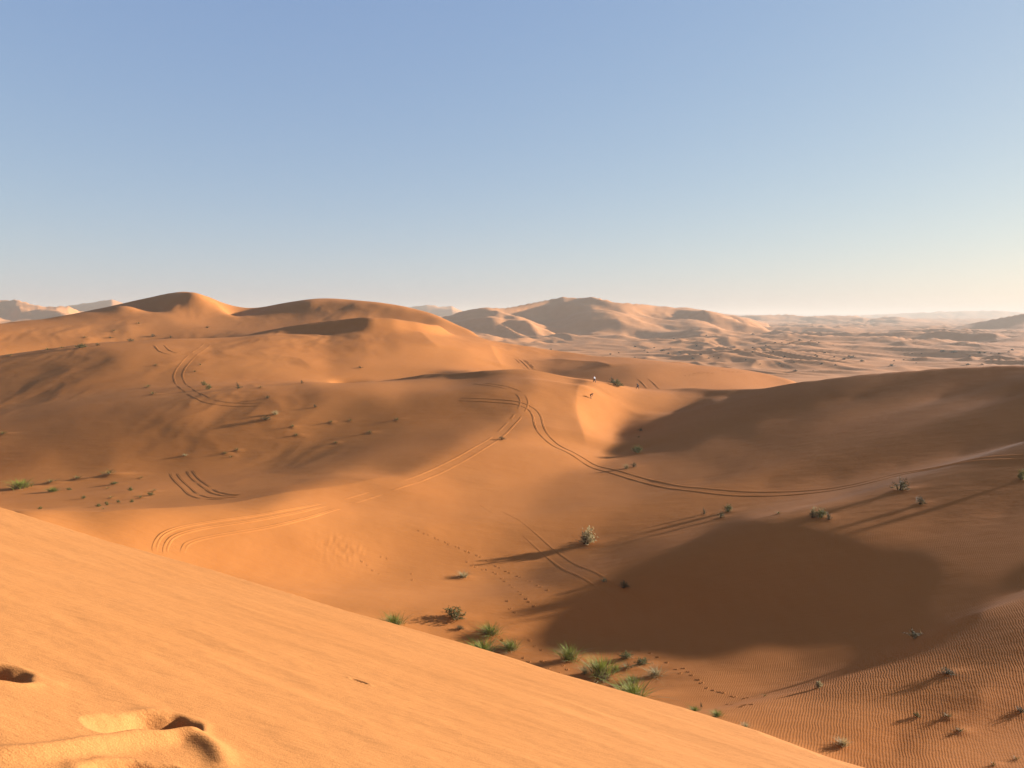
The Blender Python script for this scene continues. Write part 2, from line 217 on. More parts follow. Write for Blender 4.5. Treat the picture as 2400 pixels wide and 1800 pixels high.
PLANTS=[
(925,1468,46,28,'g','green grass tuft peeking over the foreground dune edge, furthest left of the tufts there'),
(1069,1449,48,24,'o','olive tuft on a small mound, just right of the leftmost edge tuft'),
(1078,1476,22,8,'d','tiny dark sprig below the olive tuft near the dune edge'),
(1149,1489,45,24,'g','dark green leafy clump between the olive tuft and the dune edge'),
(1198,1525,40,22,'g','bright green round clump right beside the dune edge'),
(1132,1532,70,26,'g','low wide strip of fine light green grass along the dune edge'),
(1335,1547,48,34,'g','upright green grass clump throwing a shadow over footprints'),
(1408,1585,62,46,'g','largest arching green grass clump among the footprints'),
(1371,1580,26,22,'s','dry olive grass hugging the left side of the largest green clump'),
(1444,1577,20,20,'g','small green sprout at the right side of the largest green clump'),
(1415,1596,40,9,'d','flat dark twigs lying below the largest green clump'),
(1469,1545,36,14,'o','low dry olive plant above and right of the largest green clump'),
(1505,1559,36,14,'o','sprawling olive stems furthest right above the largest green clump'),
(1538,1584,46,18,'s','pale straw tuft right of the green clumps'),
(1469,1571,40,9,'m','thin dry stalks scattered between the olive plants and straw tuft'),
(1483,1601,32,14,'g','small flat green patch above the pale leaning grass'),
(1484,1636,76,34,'g','long pale green grass leaning over the dune edge'),
(1086,1354,28,14,'s','dry tuft on a little mound alone on the mid slope'),
(1378,1276,46,42,'w','tall straw coloured shrub at the rim of the dark hollow'),
(1415,1364,20,9,'d','small dark shrub in the shaded hollow, left of the pair'),
(1462,1379,26,16,'d','larger dark shrub in the shaded hollow, right of the pair'),
(2146,1496,38,18,'d','rounded dark shrub on a mound at the right end of the dark hollow'),
(2218,1581,42,9,'d','flat twiggy growth on a rippled mound at the right'),
(1920,1611,22,18,'w','straw topped tuft on a mound in the rippled sand'),
(1976,1748,30,20,'s','green and straw tuft in the ripples nearest the foreground edge'),
(2150,1680,14,9,'o','tiny olive sprig on a ripple crest, lower right'),
(2392,1671,24,12,'d','dark shrub cut by the right picture edge, low down'),
(1792,1633,14,6,'m','tiny dry sprig on smooth sand left of the straw topped tuft'),
(1629,1668,24,10,'g','green sprig on the dune edge, left of two'),
(1643,1658,7,10,'d','thin dark stem standing by the dune edge sprigs'),
(1681,1679,26,14,'g','green sprig on the dune edge, right of two'),
(1748,1705,20,12,'s','pale straw wisp at the lower right dune edge'),
(2222,1682,24,6,'m','low bare hummock among ripples near the right edge'),
(2251,1716,26,6,'m','long thin sand ridge with dry blades in the ripples'),
(2330,1794,18,8,'m','dry stick at the bottom right of the picture'),
(2381,1780,18,7,'m','dry sticks in the bottom right corner'),
(1651,1205,11,12,'d','small dark shrub left of the paired olive shrubs on the rim'),
(1689,1214,22,16,'d','dark lower shrub of the pair on the hollow rim'),
(1708,1200,22,17,'o','olive upper shrub of the pair on the hollow rim'),
(1824,1205,16,6,'m','faint dry plant between the rim shrubs'),
(1906,1214,22,27,'w','tall straw tipped grass standing on the hollow rim'),
(1926,1214,30,20,'o','low olive bush touching the tall straw tipped grass'),
(1943,1219,16,16,'d','bare curled twigs at the right end of the rim bush'),
(2110,1151,44,28,'d','big dark shrub with bare twigs under the right track'),
(2157,1183,26,17,'d','dark shrub below and right of the big twiggy shrub'),
(2395,1125,20,26,'o','olive shrub cut by the right picture edge under the track'),
(1500,1015,14,6,'d','topmost dark shrub on the shaded wall of the saddle'),
(1496,1062,30,16,'o','largest olive shrub on the shaded wall below the saddle'),
(1469,1098,14,11,'s','dry bush near the track below the saddle, left of two'),
(1485,1095,17,10,'d','dark bush near the track below the saddle, right of two'),
(1496,1032,9,5,'m','tiny dry sprig between the shaded wall shrubs'),
(1438,899,22,13,'d','dark shrub behind the saddle crest next to the walkers'),
(1448,909,26,15,'o','olive bush on the saddle crest between two people'),
(1176,1031,19,6,'d','dark flat plant beside the wheel track on the central hill'),
(867,1015,14,5,'m','low hummock in the shaded side of the central hill, left'),
(932,984,14,5,'m','low hummock in the shaded side of the central hill, right'),
(822,986,12,4,'m','small hummock at the left end of the shaded hill side'),
(845,863,12,4,'d','tiny dark plant in the orange bowl behind the central hill'),
(479,905,12,9,'o','bush just inside the curve of the left wheel track, upper'),
(490,914,15,10,'o','bush just inside the curve of the left wheel track, lower'),
(560,914,16,12,'d','round dark bush alone on the left slope'),
(627,937,11,6,'d','dark bush with a long streak shadow right of the round bush'),
(738,956,9,6,'d','tiny dark bush furthest right on the left slope'),
(646,974,15,10,'s','pale dead bush above the dark broken mound'),
(622,988,32,9,'d','dark broken root mound in the middle of the left slope'),
(707,901,9,6,'d','tiny green-black bush near the bright slip face'),
(611,912,12,4,'m','low hummock between the round bush and the slip face'),
(470,857,9,4,'m','highest hummock beside the left wheel track'),
(457,873,11,4,'m','second highest hummock beside the left wheel track'),
(365,858,9,4,'m','hummock left of the wheel track near the hill top'),
(347,910,18,6,'m','pale hummock left of the wheel track, upper of two'),
(358,926,16,6,'m','pale hummock left of the wheel track, lower of two'),
(696,1024,15,6,'m','dark sided hummock right of the broken mound'),
(687,1004,13,5,'m','small hummock just below the broken mound'),
(434,1071,11,5,'s','small pale lump with a streak shadow in the middle of the left valley'),
(528,1068,14,5,'m','left hummock of a row of three in the valley'),
(557,1060,13,5,'m','upper hummock of a row of three in the valley'),
(542,1075,11,4,'m','lower hummock of a row of three in the valley'),
(787,1040,12,5,'m','hummock at the right end of the left valley'),
(777,991,14,4,'m','thin hummock near the foot of the central hill'),
(8,1017,18,7,'m','dark hummock at the left picture edge'),
(51,1146,42,22,'g','largest grassy mound at the left picture edge of the valley'),
(125,1153,24,10,'g','green tuft right of the largest left mound'),
(119,1133,28,8,'m','bare topped mound behind the green tuft, left valley'),
(181,1124,26,8,'m','mound with dry grass, second of the line in the left valley'),
(257,1115,38,9,'m','longest dark sided mound at the end of the left valley line'),
(268,1137,20,6,'o','low olive plants under the longest left mound'),
(306,1151,11,9,'o','upright tuft in the left valley cluster'),
(354,1160,16,6,'o','rightmost olive tuft of the left valley cluster'),
(329,1167,17,5,'m','flat dry tuft below the rightmost olive tuft'),
(309,1178,9,7,'o','small tuft low in the left valley cluster, right'),
(278,1178,8,6,'o','small tuft low in the left valley cluster, middle'),
(197,1169,11,6,'o','small tuft low in the left valley cluster, left'),
(231,1189,12,7,'o','lowest bushy tuft of the left valley, left of a pair'),
(251,1185,9,8,'o','lowest upright tuft of the left valley, right of a pair'),
(242,1196,9,5,'m','tiny wisp under the lowest pair of tufts'),
(94,1198,9,6,'o','tiny tuft at the foot of the valley near the bright ridge'),
(163,1149,11,5,'o','small tuft between the green tuft and the valley cluster'),
(260,1167,12,4,'m','dry wisp in the centre of the left valley cluster'),
(253,1147,12,4,'m','dry wisp at the top of the left valley cluster'),
(362,1151,14,4,'m','thin hummock right of the upright valley tuft'),
(331,1122,12,4,'m','thin hummock right of the longest left mound'),
(190,818,24,10,'o','largest olive bush at the foot of the far left orange dune'),
(306,801,20,7,'d','dark bush in the shadow strip of the far left dune'),
(358,790,15,5,'d','dark bush high in the shadow strip, far left dune'),
(401,793,9,4,'d','dark bush right end of the shadow strip, far left dune'),
(486,770,10,4,'d','dark speck of a bush in the shaded side of the brown dune'),
(145,818,12,4,'m','hummock left of the largest bush under the far left dune'),
(112,822,16,5,'m','hummock second left under the far left orange dune'),
(25,836,14,4,'m','hummock at the far left foot of the orange dune'),
(228,812,12,5,'d','small bush right of the largest bush under the far left dune'),
(199,793,12,4,'m','hummock on the lit far left dune, lower'),
(268,777,12,4,'m','hummock on the lit far left dune, middle'),
(325,760,14,4,'m','hummock on the lit far left dune, upper'),
(260,794,12,4,'d','dark plant where light meets shade on the far left dune'),
]
_z3=[(85,475,12),(40,530,8),(120,535,10),(60,565,12),(455,488,8),(450,523,9),(592,517,7),(560,550,8),(658,553,11),(410,567,7),(735,643,14),(860,538,10),(920,523,8),(870,553,9),(1075,543,12),(1095,554,16),(985,549,9),(1045,566,13),(1165,576,14),(900,598,11),(1360,606,18),(1490,569,8),(1430,566,7),(1365,571,7),(1515,586,6),(630,591,10),(720,583,8),(505,598,5),(1925,520,16),(1960,522,10),(2050,527,8),(2110,518,8),(2140,502,10),(1860,541,9),(1850,604,14),(1940,604,9),(760,445,12),(600,461,9),(690,459,6),(460,400,10),(150,415,7),(1680,513,22),(1760,518,22),(990,605,9),(1390,652,6),(1100,500,4),(835,455,5),(880,458,5),(540,480,8),(1995,525,6),(1545,532,5),(1490,527,5),(640,455,5),(980,470,4),(200,548,5),(165,557,7),(235,553,6),(850,636,5)]
_z2=[(1360,501,8),(1900,483,9),(2030,491,7),(2130,494,6),(1985,516,7),(1960,502,6),(1740,532,9),(1690,549,10),(1905,554,6),(2080,507,16),(2120,525,14),(2190,517,10),(1800,521,6),(2150,430,6)]
FARB=[(1600+a/2.765,640+b/2.765,c) for a,b,c in _z3]+[(800+a/2.765,640+b/2.765,c) for a,b,c in _z2]
_lab3={(735,643):'lone round bush just beyond the tip of the lit dune tongue',(1360,606):'wide low bush on the near far-plain sand, right of centre',(1095,554):'widest bush of the densest thicket on the far plain',(1075,543):'upper bush of the densest thicket on the far plain',(1165,576):'long flat bush just right of the densest far thicket',(1045,566):'low bush just below the densest far thicket',(985,549):'bush left of the densest far thicket',(1925,520):'large dark bush under the grey slope at far right',(1680,513):'left end of the dark scrub strip under the far right slope',(1760,518):'right end of the dark scrub strip under the far right slope',(1850,604):'flat bush just above the shaded crest at far right',(1940,604):'small bush right of the flat bush above the shaded crest',(85,475):'dark bush highest on the far plain above the dune tongue',(760,445):'bush among the small dunes high on the far plain, centre right',(900,598):'bush on the lower far plain below the thicket',(60,565):'bush nearest the dune tongue on the far plain, left'}
_lab2={(2080,507):'wide scrub patch on the far plain above the dune tongue, left',(2120,525):'wide scrub patch on the far plain above the dune tongue, right',(1690,549):'leftmost bush on the far plain above the flank',(1360,501):'lone bush at the foot of the big far dune'}
FBL={(round(1600+a/2.765),round(640+b/2.765)):t for (a,b),t in _lab3.items()}
FBL.update({(round(800+a/2.765),round(640+b/2.765)):t for (a,b),t in _lab2.items()})
# ================================================================ helpers
COL=SC.collection
def link(name,me,mat=None,parent=None,smooth=False):
    o=bpy.data.objects.new(name,me); COL.objects.link(o)
    if mat is not None and me is not None and not me.materials: me.materials.append(mat)
    if parent is not None: o.parent=parent
    if smooth: me.polygons.foreach_set('use_smooth',np.ones(len(me.polygons),bool))
    return o
def tag(o,label=None,cat=None,group=None,kind=None):
    if label: o['label']=label
    if cat: o['category']=cat
    if group: o['group']=group
    if kind: o['kind']=kind
    return o
def fastmesh(name,co,quads,attrs=None):
    me=bpy.data.meshes.new(name); nv=len(co); nq=len(quads); k=quads.shape[1]
    me.vertices.add(nv); me.vertices.foreach_set('co',co.astype(np.float32).ravel())
    me.loops.add(nq*k); me.loops.foreach_set('vertex_index',quads.astype(np.int32).ravel())
    me.polygons.add(nq); me.polygons.foreach_set('loop_start',np.arange(0,nq*k,k,dtype=np.int32))
    me.polygons.foreach_set('use_smooth',np.ones(nq,bool))
    for n_,a in (attrs or {}).items():
        at=me.attributes.new(n_,'FLOAT','POINT'); at.data.foreach_set('value',a.astype(np.float32).ravel())
    me.update(calc_edges=True); return me
def gridquads(n,m):
    i=np.arange(n*m).reshape(n,m); return np.stack([i[:-1,:-1],i[:-1,1:],i[1:,1:],i[1:,:-1]],-1).reshape(-1,4)
def _h(ix,iy,s):
    h=(ix.astype(np.int64)*374761393+iy.astype(np.int64)*668265263+s*1274126177)&0xffffffff
    h=((h^(h>>13))*1274126177)&0xffffffff; h=h^(h>>16); return h.astype(np.float64)/4294967295.0*2-1
def noise(x,y,s=0):
    ix=np.floor(x);iy=np.floor(y);fx=x-ix;fy=y-iy
    sx=fx*fx*fx*(fx*(fx*6-15)+10);sy=fy*fy*fy*(fy*(fy*6-15)+10)
    def g(dx,dy):
        a=_h(ix+dx,iy+dy,s)*math.pi; return np.cos(a)*(fx-dx)+np.sin(a)*(fy-dy)
    return 1.5*((g(0,0)*(1-sx)+g(1,0)*sx)*(1-sy)+(g(0,1)*(1-sx)+g(1,1)*sx)*sy)
def sstep(a,b,x):
    t=np.clip((x-a)/(b-a),0,1); return t*t*(3-2*t)
# ================================================================ materials
def newmat(name,rough=.9):
    m=bpy.data.materials.new(name); m.use_nodes=True; n=m.node_tree; b=n.nodes['Principled BSDF']; b.inputs['Roughness'].default_value=rough
    b.inputs['Specular IOR Level'].default_value=.15; return m,n,b
def N(nt,t,**kw):
    n=nt.nodes.new(t)
    for k,v in kw.items(): setattr(n,k,v)
    return n
def mathn(nt,op,a,b=None,clamp=False):
    n=N(nt,'ShaderNodeMath',operation=op,use_clamp=clamp)
    for i,x in enumerate((a,b)):
        if x is None: continue
        if isinstance(x,(int,float)): n.inputs[i].default_value=x
        else: nt.links.new(x,n.inputs[i])
    return n.outputs[0]
SAND=(.376,.121,.0265)
def sand_material(name,near=True):
    SAND_=SAND if near else (.44,.166,.052)   # haze paling of the distant plain painted into its base colour
    m,nt,b=newmat(name,.95); b.inputs['Specular IOR Level'].default_value=.05
    geo=N(nt,'ShaderNodeNewGeometry'); pos=geo.outputs['Position']
    def tex(scale,detail=3,rot=0,sc=(1,1,1),rough=.55):
        mp=N(nt,'ShaderNodeMapping'); mp.inputs['Rotation'].default_value=(0,0,rot); mp.inputs['Scale'].default_value=sc
        nt.links.new(pos,mp.inputs[0]); t=N(nt,'ShaderNodeTexNoise'); t.inputs['Scale'].default_value=scale; t.inputs['Detail'].default_value=detail; t.inputs['Roughness'].default_value=rough
        nt.links.new(mp.outputs[0],t.inputs['Vector']); return t.outputs['Fac']
    big=tex(.045,3); med=tex(.9,3,.5,(1,.3,1)); 
    cr=N(nt,'ShaderNodeValToRGB'); e=cr.color_ramp.elements
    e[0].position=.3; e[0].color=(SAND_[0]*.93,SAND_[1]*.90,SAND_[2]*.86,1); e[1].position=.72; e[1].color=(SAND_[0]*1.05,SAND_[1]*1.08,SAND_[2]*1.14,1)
    nt.links.new(mathn(nt,'ADD',mathn(nt,'MULTIPLY',big,.65),mathn(nt,'MULTIPLY',med,.35)),cr.inputs[0])
    mix=N(nt,'ShaderNodeMix',data_type='RGBA',blend_type='MULTIPLY'); mix.inputs[0].default_value=.34
    nt.links.new(cr.outputs[0],mix.inputs[6])
    if near:
        gr=tex(170,3); g2=N(nt,'ShaderNodeMapRange'); g2.inputs[1].default_value=.3; g2.inputs[2].default_value=.7; g2.inputs[3].default_value=.45; g2.inputs[4].default_value=1.45
        nt.links.new(gr,g2.inputs[0]); nt.links.new(g2.outputs[0],mix.inputs[7])
    else: mix.inputs[7].default_value=(1,1,1,1)
    if near:   # sunlit near dune: washed-out highlight tone painted into the base colour
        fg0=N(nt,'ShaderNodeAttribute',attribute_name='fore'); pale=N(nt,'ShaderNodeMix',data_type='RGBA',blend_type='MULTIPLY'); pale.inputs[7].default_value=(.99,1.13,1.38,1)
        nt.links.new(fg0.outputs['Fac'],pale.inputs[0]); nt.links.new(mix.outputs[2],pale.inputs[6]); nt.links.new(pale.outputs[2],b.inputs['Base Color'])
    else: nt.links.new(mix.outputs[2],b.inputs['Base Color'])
    if near:
        at=N(nt,'ShaderNodeAttribute',attribute_name='ripple'); fg=N(nt,'ShaderNodeAttribute',attribute_name='fore')
        # wind ripples
        mp=N(nt,'ShaderNodeMapping'); mp.inputs['Rotation'].default_value=(0,0,math.radians(24)); nt.links.new(pos,mp.inputs[0])
        wv=N(nt,'ShaderNodeTexWave',wave_type='BANDS',bands_direction='X',wave_profile='SIN'); wv.inputs['Scale'].default_value=2.2; wv.inputs['Distortion'].default_value=5.5; wv.inputs['Detail'].default_value=2.0; wv.inputs['Detail Scale'].default_value=.42; wv.inputs['Detail Roughness'].default_value=.55
        nt.links.new(mp.outputs[0],wv.inputs['Vector'])
        b1=N(nt,'ShaderNodeBump'); b1.inputs['Distance'].default_value=.0055
        nt.links.new(mathn(nt,'MULTIPLY',wv.outputs['Fac'],at.outputs['Fac']),b1.inputs['Height']); b1.inputs['Strength'].default_value=1
        # wind streaks + grain on the foreground
        st=tex(2.6,5,math.radians(35),(.13,1.35,1),.6); st2=tex(11,5,math.radians(31),(.28,1.2,1),.65); gn=tex(160,2)
        h=mathn(nt,'ADD',mathn(nt,'MULTIPLY',st,.017),mathn(nt,'ADD',mathn(nt,'MULTIPLY',st2,.011),mathn(nt,'MULTIPLY',gn,.002)))
        b2=N(nt,'ShaderNodeBump'); b2.inputs['Distance'].default_value=1.0; nt.links.new(mathn(nt,'MULTIPLY',h,fg.outputs['Fac']),b2.inputs['Height']); nt.links.new(b1.outputs[0],b2.inputs['Normal'])
        md=tex(.5,4,math.radians(8),(.5,1.4,1),.5); md2=tex(4,2,.2,(.5,1,1))
        b3=N(nt,'ShaderNodeBump'); b3.inputs['Distance'].default_value=1.0
        nt.links.new(mathn(nt,'MULTIPLY',mathn(nt,'ADD',mathn(nt,'MULTIPLY',md,.06),mathn(nt,'MULTIPLY',md2,.012)),mathn(nt,'SUBTRACT',1.0,fg.outputs['Fac'])),b3.inputs['Height']); nt.links.new(b2.outputs[0],b3.inputs['Normal'])
        nt.links.new(b3.outputs[0],b.inputs['Normal'])
    return m
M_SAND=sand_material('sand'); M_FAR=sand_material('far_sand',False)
def plantmat(name,c1,c2,trans=.25):
    m,nt,b=newmat(name,.7)
    oi=N(nt,'ShaderNodeObjectInfo'); at=N(nt,'ShaderNodeAttribute',attribute_name='shade')
    cr=N(nt,'ShaderNodeValToRGB'); cr.color_ramp.elements[0].color=(*c1,1); cr.color_ramp.elements[1].color=(*c2,1)
    f=mathn(nt,'ADD',mathn(nt,'MULTIPLY',at.outputs['Fac'],.75),mathn(nt,'MULTIPLY',oi.outputs['Random'],.25)); nt.links.new(f,cr.inputs[0])
    nt.links.new(cr.outputs[0],b.inputs['Base Color'])
    tr=N(nt,'ShaderNodeBsdfTranslucent'); nt.links.new(cr.outputs[0],tr.inputs[0]); mx=N(nt,'ShaderNodeMixShader'); mx.inputs[0].default_value=trans
    nt.links.new(b.outputs[0],mx.inputs[1]); nt.links.new(tr.outputs[0],mx.inputs[2]); nt.links.new(mx.outputs[0],nt.nodes['Material Output'].inputs[0]); return m
M_GREEN=plantmat('green_blades',(.075,.082,.010),(.27,.25,.032)); M_OLIVE=plantmat('olive_leaves',(.065,.055,.012),(.17,.135,.034)); M_DARK=plantmat('dark_twigs',(.05,.034,.011),(.125,.082,.026),.15); M_STRAW=plantmat('dry_straw',(.20,.13,.05),(.46,.33,.145),.3); M_FARBUSH=plantmat('far_bush',(.055,.05,.026),(.12,.10,.05),.15)
# ================================================================ near terrain
T_ps,T_qs,T_w=solve(verbose=False)
dP=T_ps[1]-T_ps[0]; dQ=T_qs[1]-T_qs[0]
def cubic(w,fi,fj):
    """separable Catmull-Rom sampling of w at row coords fi [n] and column coords fj [m] -> [n,m]"""
    def mat(f,n):
        i=np.clip(np.floor(f).astype(int),0,n-2); t=f-i; ws=(-.5*t+t*t-.5*t**3,1-2.5*t*t+1.5*t**3,.5*t+2*t*t-1.5*t**3,-.5*t*t+.5*t**3)
        return [np.clip(i+k-1,0,n-1) for k in range(4)],ws
    ii,wi=mat(fi,w.shape[0]); a=sum(w[ii[k]]*wi[k][:,None] for k in range(4))
    jj,wj=mat(fj,w.shape[1]); return sum(a[:,jj[k]]*wj[k][None] for k in range(4))
ps=np.concatenate([np.arange(-1.04,-.74,.012),np.arange(-.74,.735,.0019),np.arange(.735,1.48,.012)])
def span(a,b,n): return np.exp(np.linspace(math.log(a),math.log(b),n,endpoint=False))
ysr=np.concatenate([span(.85,2.4,25),span(2.4,5.6,330),span(5.6,16,170),span(16,33,30),span(33,250,430),span(250,480,130),span(480,520,9),[520.0]])
W=cubic(T_w,(np.log(ysr)-T_qs[0])/dQ,(ps-T_ps[0])/dP)
Y=np.repeat(ysr[:,None],len(ps),1); X=ps[None]*Y; Z=W*Y
e=sstep(500,520,Y); Z=Z*(1-e)+(-46)*e
def hit(u,v,ymin=0.0,ymax=1e9):
    """first ground point on the viewing ray through photo pixel (u,v)"""
    p,w=ray(u,v); j=int(np.clip(np.searchsorted(ps,p)-1,0,len(ps)-2)); f=(p-ps[j])/(ps[j+1]-ps[j]); col=(Z[:,j]*(1-f)+Z[:,j+1]*f)/ysr
    k=np.nonzero((col>=w)&(ysr>=ymin)&(ysr<=ymax))[0]
    if len(k)==0: k=[int(np.argmax(np.where((ysr>=ymin)&(ysr<=ymax),col,-9)))]; return p*ysr[k[0]],ysr[k[0]]
    k=k[0]
    if k==0: return p*ysr[0],ysr[0]
    t=np.clip((w-col[k-1])/(col[k]-col[k-1]+1e-9),0,1); y=ysr[k-1]+t*(ysr[k]-ysr[k-1]); return float(p*y),float(y)
def gz(x,y):
    p=x/y; j=int(np.clip(np.searchsorted(ps,p)-1,0,len(ps)-2)); i=int(np.clip(np.searchsorted(ysr,y)-1,0,len(ysr)-2))
    f=(p-ps[j])/(ps[j+1]-ps[j]); g=(y-ysr[i])/(ysr[i+1]-ysr[i])
    return float((Z[i,j]*(1-f)+Z[i,j+1]*f)*(1-g)+(Z[i+1,j]*(1-f)+Z[i+1,j+1]*f)*g)
def gzv(x,y):
    p=x/y; j=np.clip(np.searchsorted(ps,p)-1,0,len(ps)-2); i=np.clip(np.searchsorted(ysr,y)-1,0,len(ysr)-2)
    f=(p-ps[j])/(ps[j+1]-ps[j]); g=(y-ysr[i])/(ysr[i+1]-ysr[i])
    return (Z[i,j]*(1-f)+Z[i,j+1]*f)*(1-g)+(Z[i+1,j]*(1-f)+Z[i+1,j+1]*f)*g
# ---- plants: u, v of the base, width px, height px, kind, label  (kinds: g grass, o olive bush, d dark twiggy shrub, s straw, m hummock with a few dry blades)
PL=PLANTS
brq=lambda p: math.exp(np.interp(p,*curve(BRINK)))
plants=[]
for (u,v,wd,ht,kd,lab) in PL:
    p,_=ray(u,v); ymin=float(brq(p))*2.2
    x,y=hit(u,v,ymin)
    plants.append([x,y,wd*y/F,ht*y/F,kd,lab])
# ---- small sand relief that belongs to the surface itself
def bump_at(x0,y0,rx,ry,h,ang=0,tail=0):
    """soft mound; tail = extra length of the downwind ridge towards the right"""
    R=max(rx,ry)*3.2+tail; i0,i1=np.searchsorted(ysr,[max(.9,y0-R),y0+R]); 
    if i1<=i0: return
    sub=(slice(i0,i1),slice(None)); dx=X[sub]-x0; dy=Y[sub]-y0; c,s=math.cos(ang),math.sin(ang); a=dx*c+dy*s; b=-dx*s+dy*c
    ra=np.where(a>0,rx+tail,rx); Z[sub]+=h*np.exp(-(a/ra)**2-(b/ry)**2)
for x,y,wd,ht,kd,lab in plants:
    if kd=='m': bump_at(x,y,wd*.38,wd*.3,wd*.17,.15,wd*.9)
    elif y<300: bump_at(x,y,wd*.5,wd*.4,wd*.07,.15,wd*.7)
# crisp wind-cut crest lines: a sharp edge with a different fall on each side
def cusp(pix,amp,La,Lb,ymin,ymax,taper=.15):
    P=np.array([hit(u,v,ymin,ymax) for u,v in pix]); lo,hi=P[:,1].min()-5*max(La,Lb),P[:,1].max()+5*max(La,Lb); i0,i1=np.searchsorted(ysr,[max(1,lo),hi]); j0,j1=np.searchsorted(ps,[((P[:,0]-5*max(La,Lb))/P[:,1]).min(),((P[:,0]+5*max(La,Lb))/P[:,1]).max()])
    sub=(slice(i0,i1),slice(j0,j1)); xs=X[sub];yy=Y[sub]; best=np.full(xs.shape,1e9); tt=np.zeros(xs.shape); sg=np.zeros(xs.shape)
    seg=np.linalg.norm(np.diff(P,axis=0),axis=1); cs=np.concatenate([[0],np.cumsum(seg)])/seg.sum()
    for k,(a,b) in enumerate(zip(P[:-1],P[1:])):
        ab=b-a; t=np.clip(((xs-a[0])*ab[0]+(yy-a[1])*ab[1])/(ab@ab),0,1); dx=xs-a[0]-t*ab[0]; dy=yy-a[1]-t*ab[1]; d=np.hypot(dx,dy); m_=d<best
        best=np.where(m_,d,best); tt=np.where(m_,cs[k]+t*(cs[k+1]-cs[k]),tt); sg=np.where(m_,ab[0]*dy-ab[1]*dx,sg)
    wob=1+.15*noise(xs*.2,yy*.2,77); best=best*wob
    Z[sub]+=amp*np.exp(-best/np.where(sg>0,La,Lb))*sstep(0,taper,tt)*sstep(0,taper,1-tt)
cusp([(1362,902),(1352,930),(1350,960),(1358,1000),(1375,1050)],1.1,15,7,120,232)
cusp([(20,1196),(120,1206),(235,1211),(416,1199),(600,1176),(800,1146),(945,1114)],.45,6,6,60,125,.1)
cusp([(900,893),(1017,879),(1125,870),(1234,871),(1335,890),(1393,903),(1494,912),(1600,914),(1700,912)],.5,6,5,190,235,.1)
cusp([(985,777),(1005,800),(1028,818)],.7,9,9,260,345)
cusp([(1147,810),(1160,836),(1178,864)],.9,9,9,240,345)
cusp([(1290,842),(1340,848),(1400,852),(1440,862)],.8,7,7,250,390)
cusp([(560,830),(640,835),(705,845),(740,870)],.5,8,6,215,300,.3)
# gentle wind-blown relief
left=(1-.8*sstep(.0,.15,X/Y)*(1-sstep(230,260,Y)))
Z+=noise(X*.045+3,Y*.022,11)*np.clip(Y/100,0,1.6)*sstep(60,110,Y)*.16*left
def rid(a,s): n=noise(*a,s); return 1-np.sqrt(n*n+.006)
wX=X+4*noise(X*.06,Y*.05,81); wY=Y+5*noise(X*.05+5,Y*.05,82)
valley=sstep(95,125,Y)*(1-sstep(-.32,-.18,X/Y)*(1-sstep(235,260,Y)))*(1-sstep(.02,.1,X/Y))*np.clip(.35+noise(X*.018,Y*.015,83),0,1)
Z+=valley*(rid((wX*.075,wY*.055),84)*.30+rid((wX*.19,wY*.12),85)*.12)*(1+.8*sstep(220,300,Y))
# trampled patch at the foot of the bright slope
x0,y0=hit(800,1288,30); d=np.exp(-((X-x0)/2.4)**2-((Y-y0)/2.2)**2); Z+=d*(noise(X*3.6,Y*1.5,21)*.05+noise(X*1.7,Y*.9,22)*.04)
# foreground: scoured streaks and the trampled holes by the photographer's feet
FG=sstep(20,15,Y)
ca,sa_=math.cos(math.radians(35)),math.sin(math.radians(35)); A_=X*ca-Y*sa_; B_=X*sa_+Y*ca
m=Y<20
Zf=np.zeros_like(Z); Zf[m]=noise(A_[m]*.25,B_[m]*1.7,31)*.012+noise(A_[m]*1.6,B_[m]*6,32)*.004+noise(A_[m]*8,B_[m]*14,33)*.0012+(1-np.sqrt(noise(A_[m]*.22+.3*noise(A_[m]*.6,B_[m]*2,35),B_[m]*2.4,34)**2+.002))*.010
Z+=Zf*FG
def dent(u,v,rx,ry,depth,ang,rim=.3,sharp=2.0,ramp=1.0):
    x0,y0=hit(u,v,1.0,16); sub=Y<16
    dx=X[sub]-x0; dy=Y[sub]-y0; c,s=math.cos(ang),math.sin(ang); a=(dx*c+dy*s)/rx; b=(-dx*s+dy*c)/ry; lf=a<0; a=np.where(lf,a/ramp,a); b=np.where(lf,b/(1+.35*(ramp-1)*np.clip(-a,0,1)),b); r=np.sqrt(a*a+b*b)
    r=r*(1+.12*noise(dx*9,dy*9,int(u)))
    tb=sstep(-.45,.05,a) if ramp>1 else 1.0
    Z[sub]+=-depth*(tb*np.exp(-r**(2*sharp))+(1-tb)*np.clip(1-r,0,1)**1.2)+tb*rim*depth*np.exp(-((r-1.35)/.28)**2)
def ridge(pts,wd,h):
    P=np.array([hit(u,v,1.0,16) for u,v in pts])
    for _ in range(4): P=np.concatenate([P[:1],np.stack([P[:-1]*.75+P[1:]*.25,P[:-1]*.25+P[1:]*.75],1).reshape(-1,2),P[-1:]])
    sub=Y<12; xs=X[sub];ys_=Y[sub]; best=np.full(xs.shape,9.); tt=np.zeros(xs.shape)
    for k,(a,b) in enumerate(zip(P[:-1],P[1:])):
        ab=b-a; t=np.clip(((xs-a[0])*ab[0]+(ys_-a[1])*ab[1])/(ab@ab),0,1); d=np.hypot(xs-a[0]-t*ab[0],ys_-a[1]-t*ab[1]); s=d<best; best=np.where(s,d,best); tt=np.where(s,(k+t)/(len(P)-1),tt)
    Z[sub]+=h*np.exp(-(best/wd)**2)*np.sin(np.clip(tt,0.02,.98)*math.pi)**.5
ridge([(-60,1772),(100,1768),(220,1750),(330,1735),(430,1722),(500,1750),(530,1800)],.05,.045)
dent(360,1700,.135,.11,.16,.55,.08,1.8,2.0)
dent(-108,1562,.235,.12,.14,.25,.10,2.0)
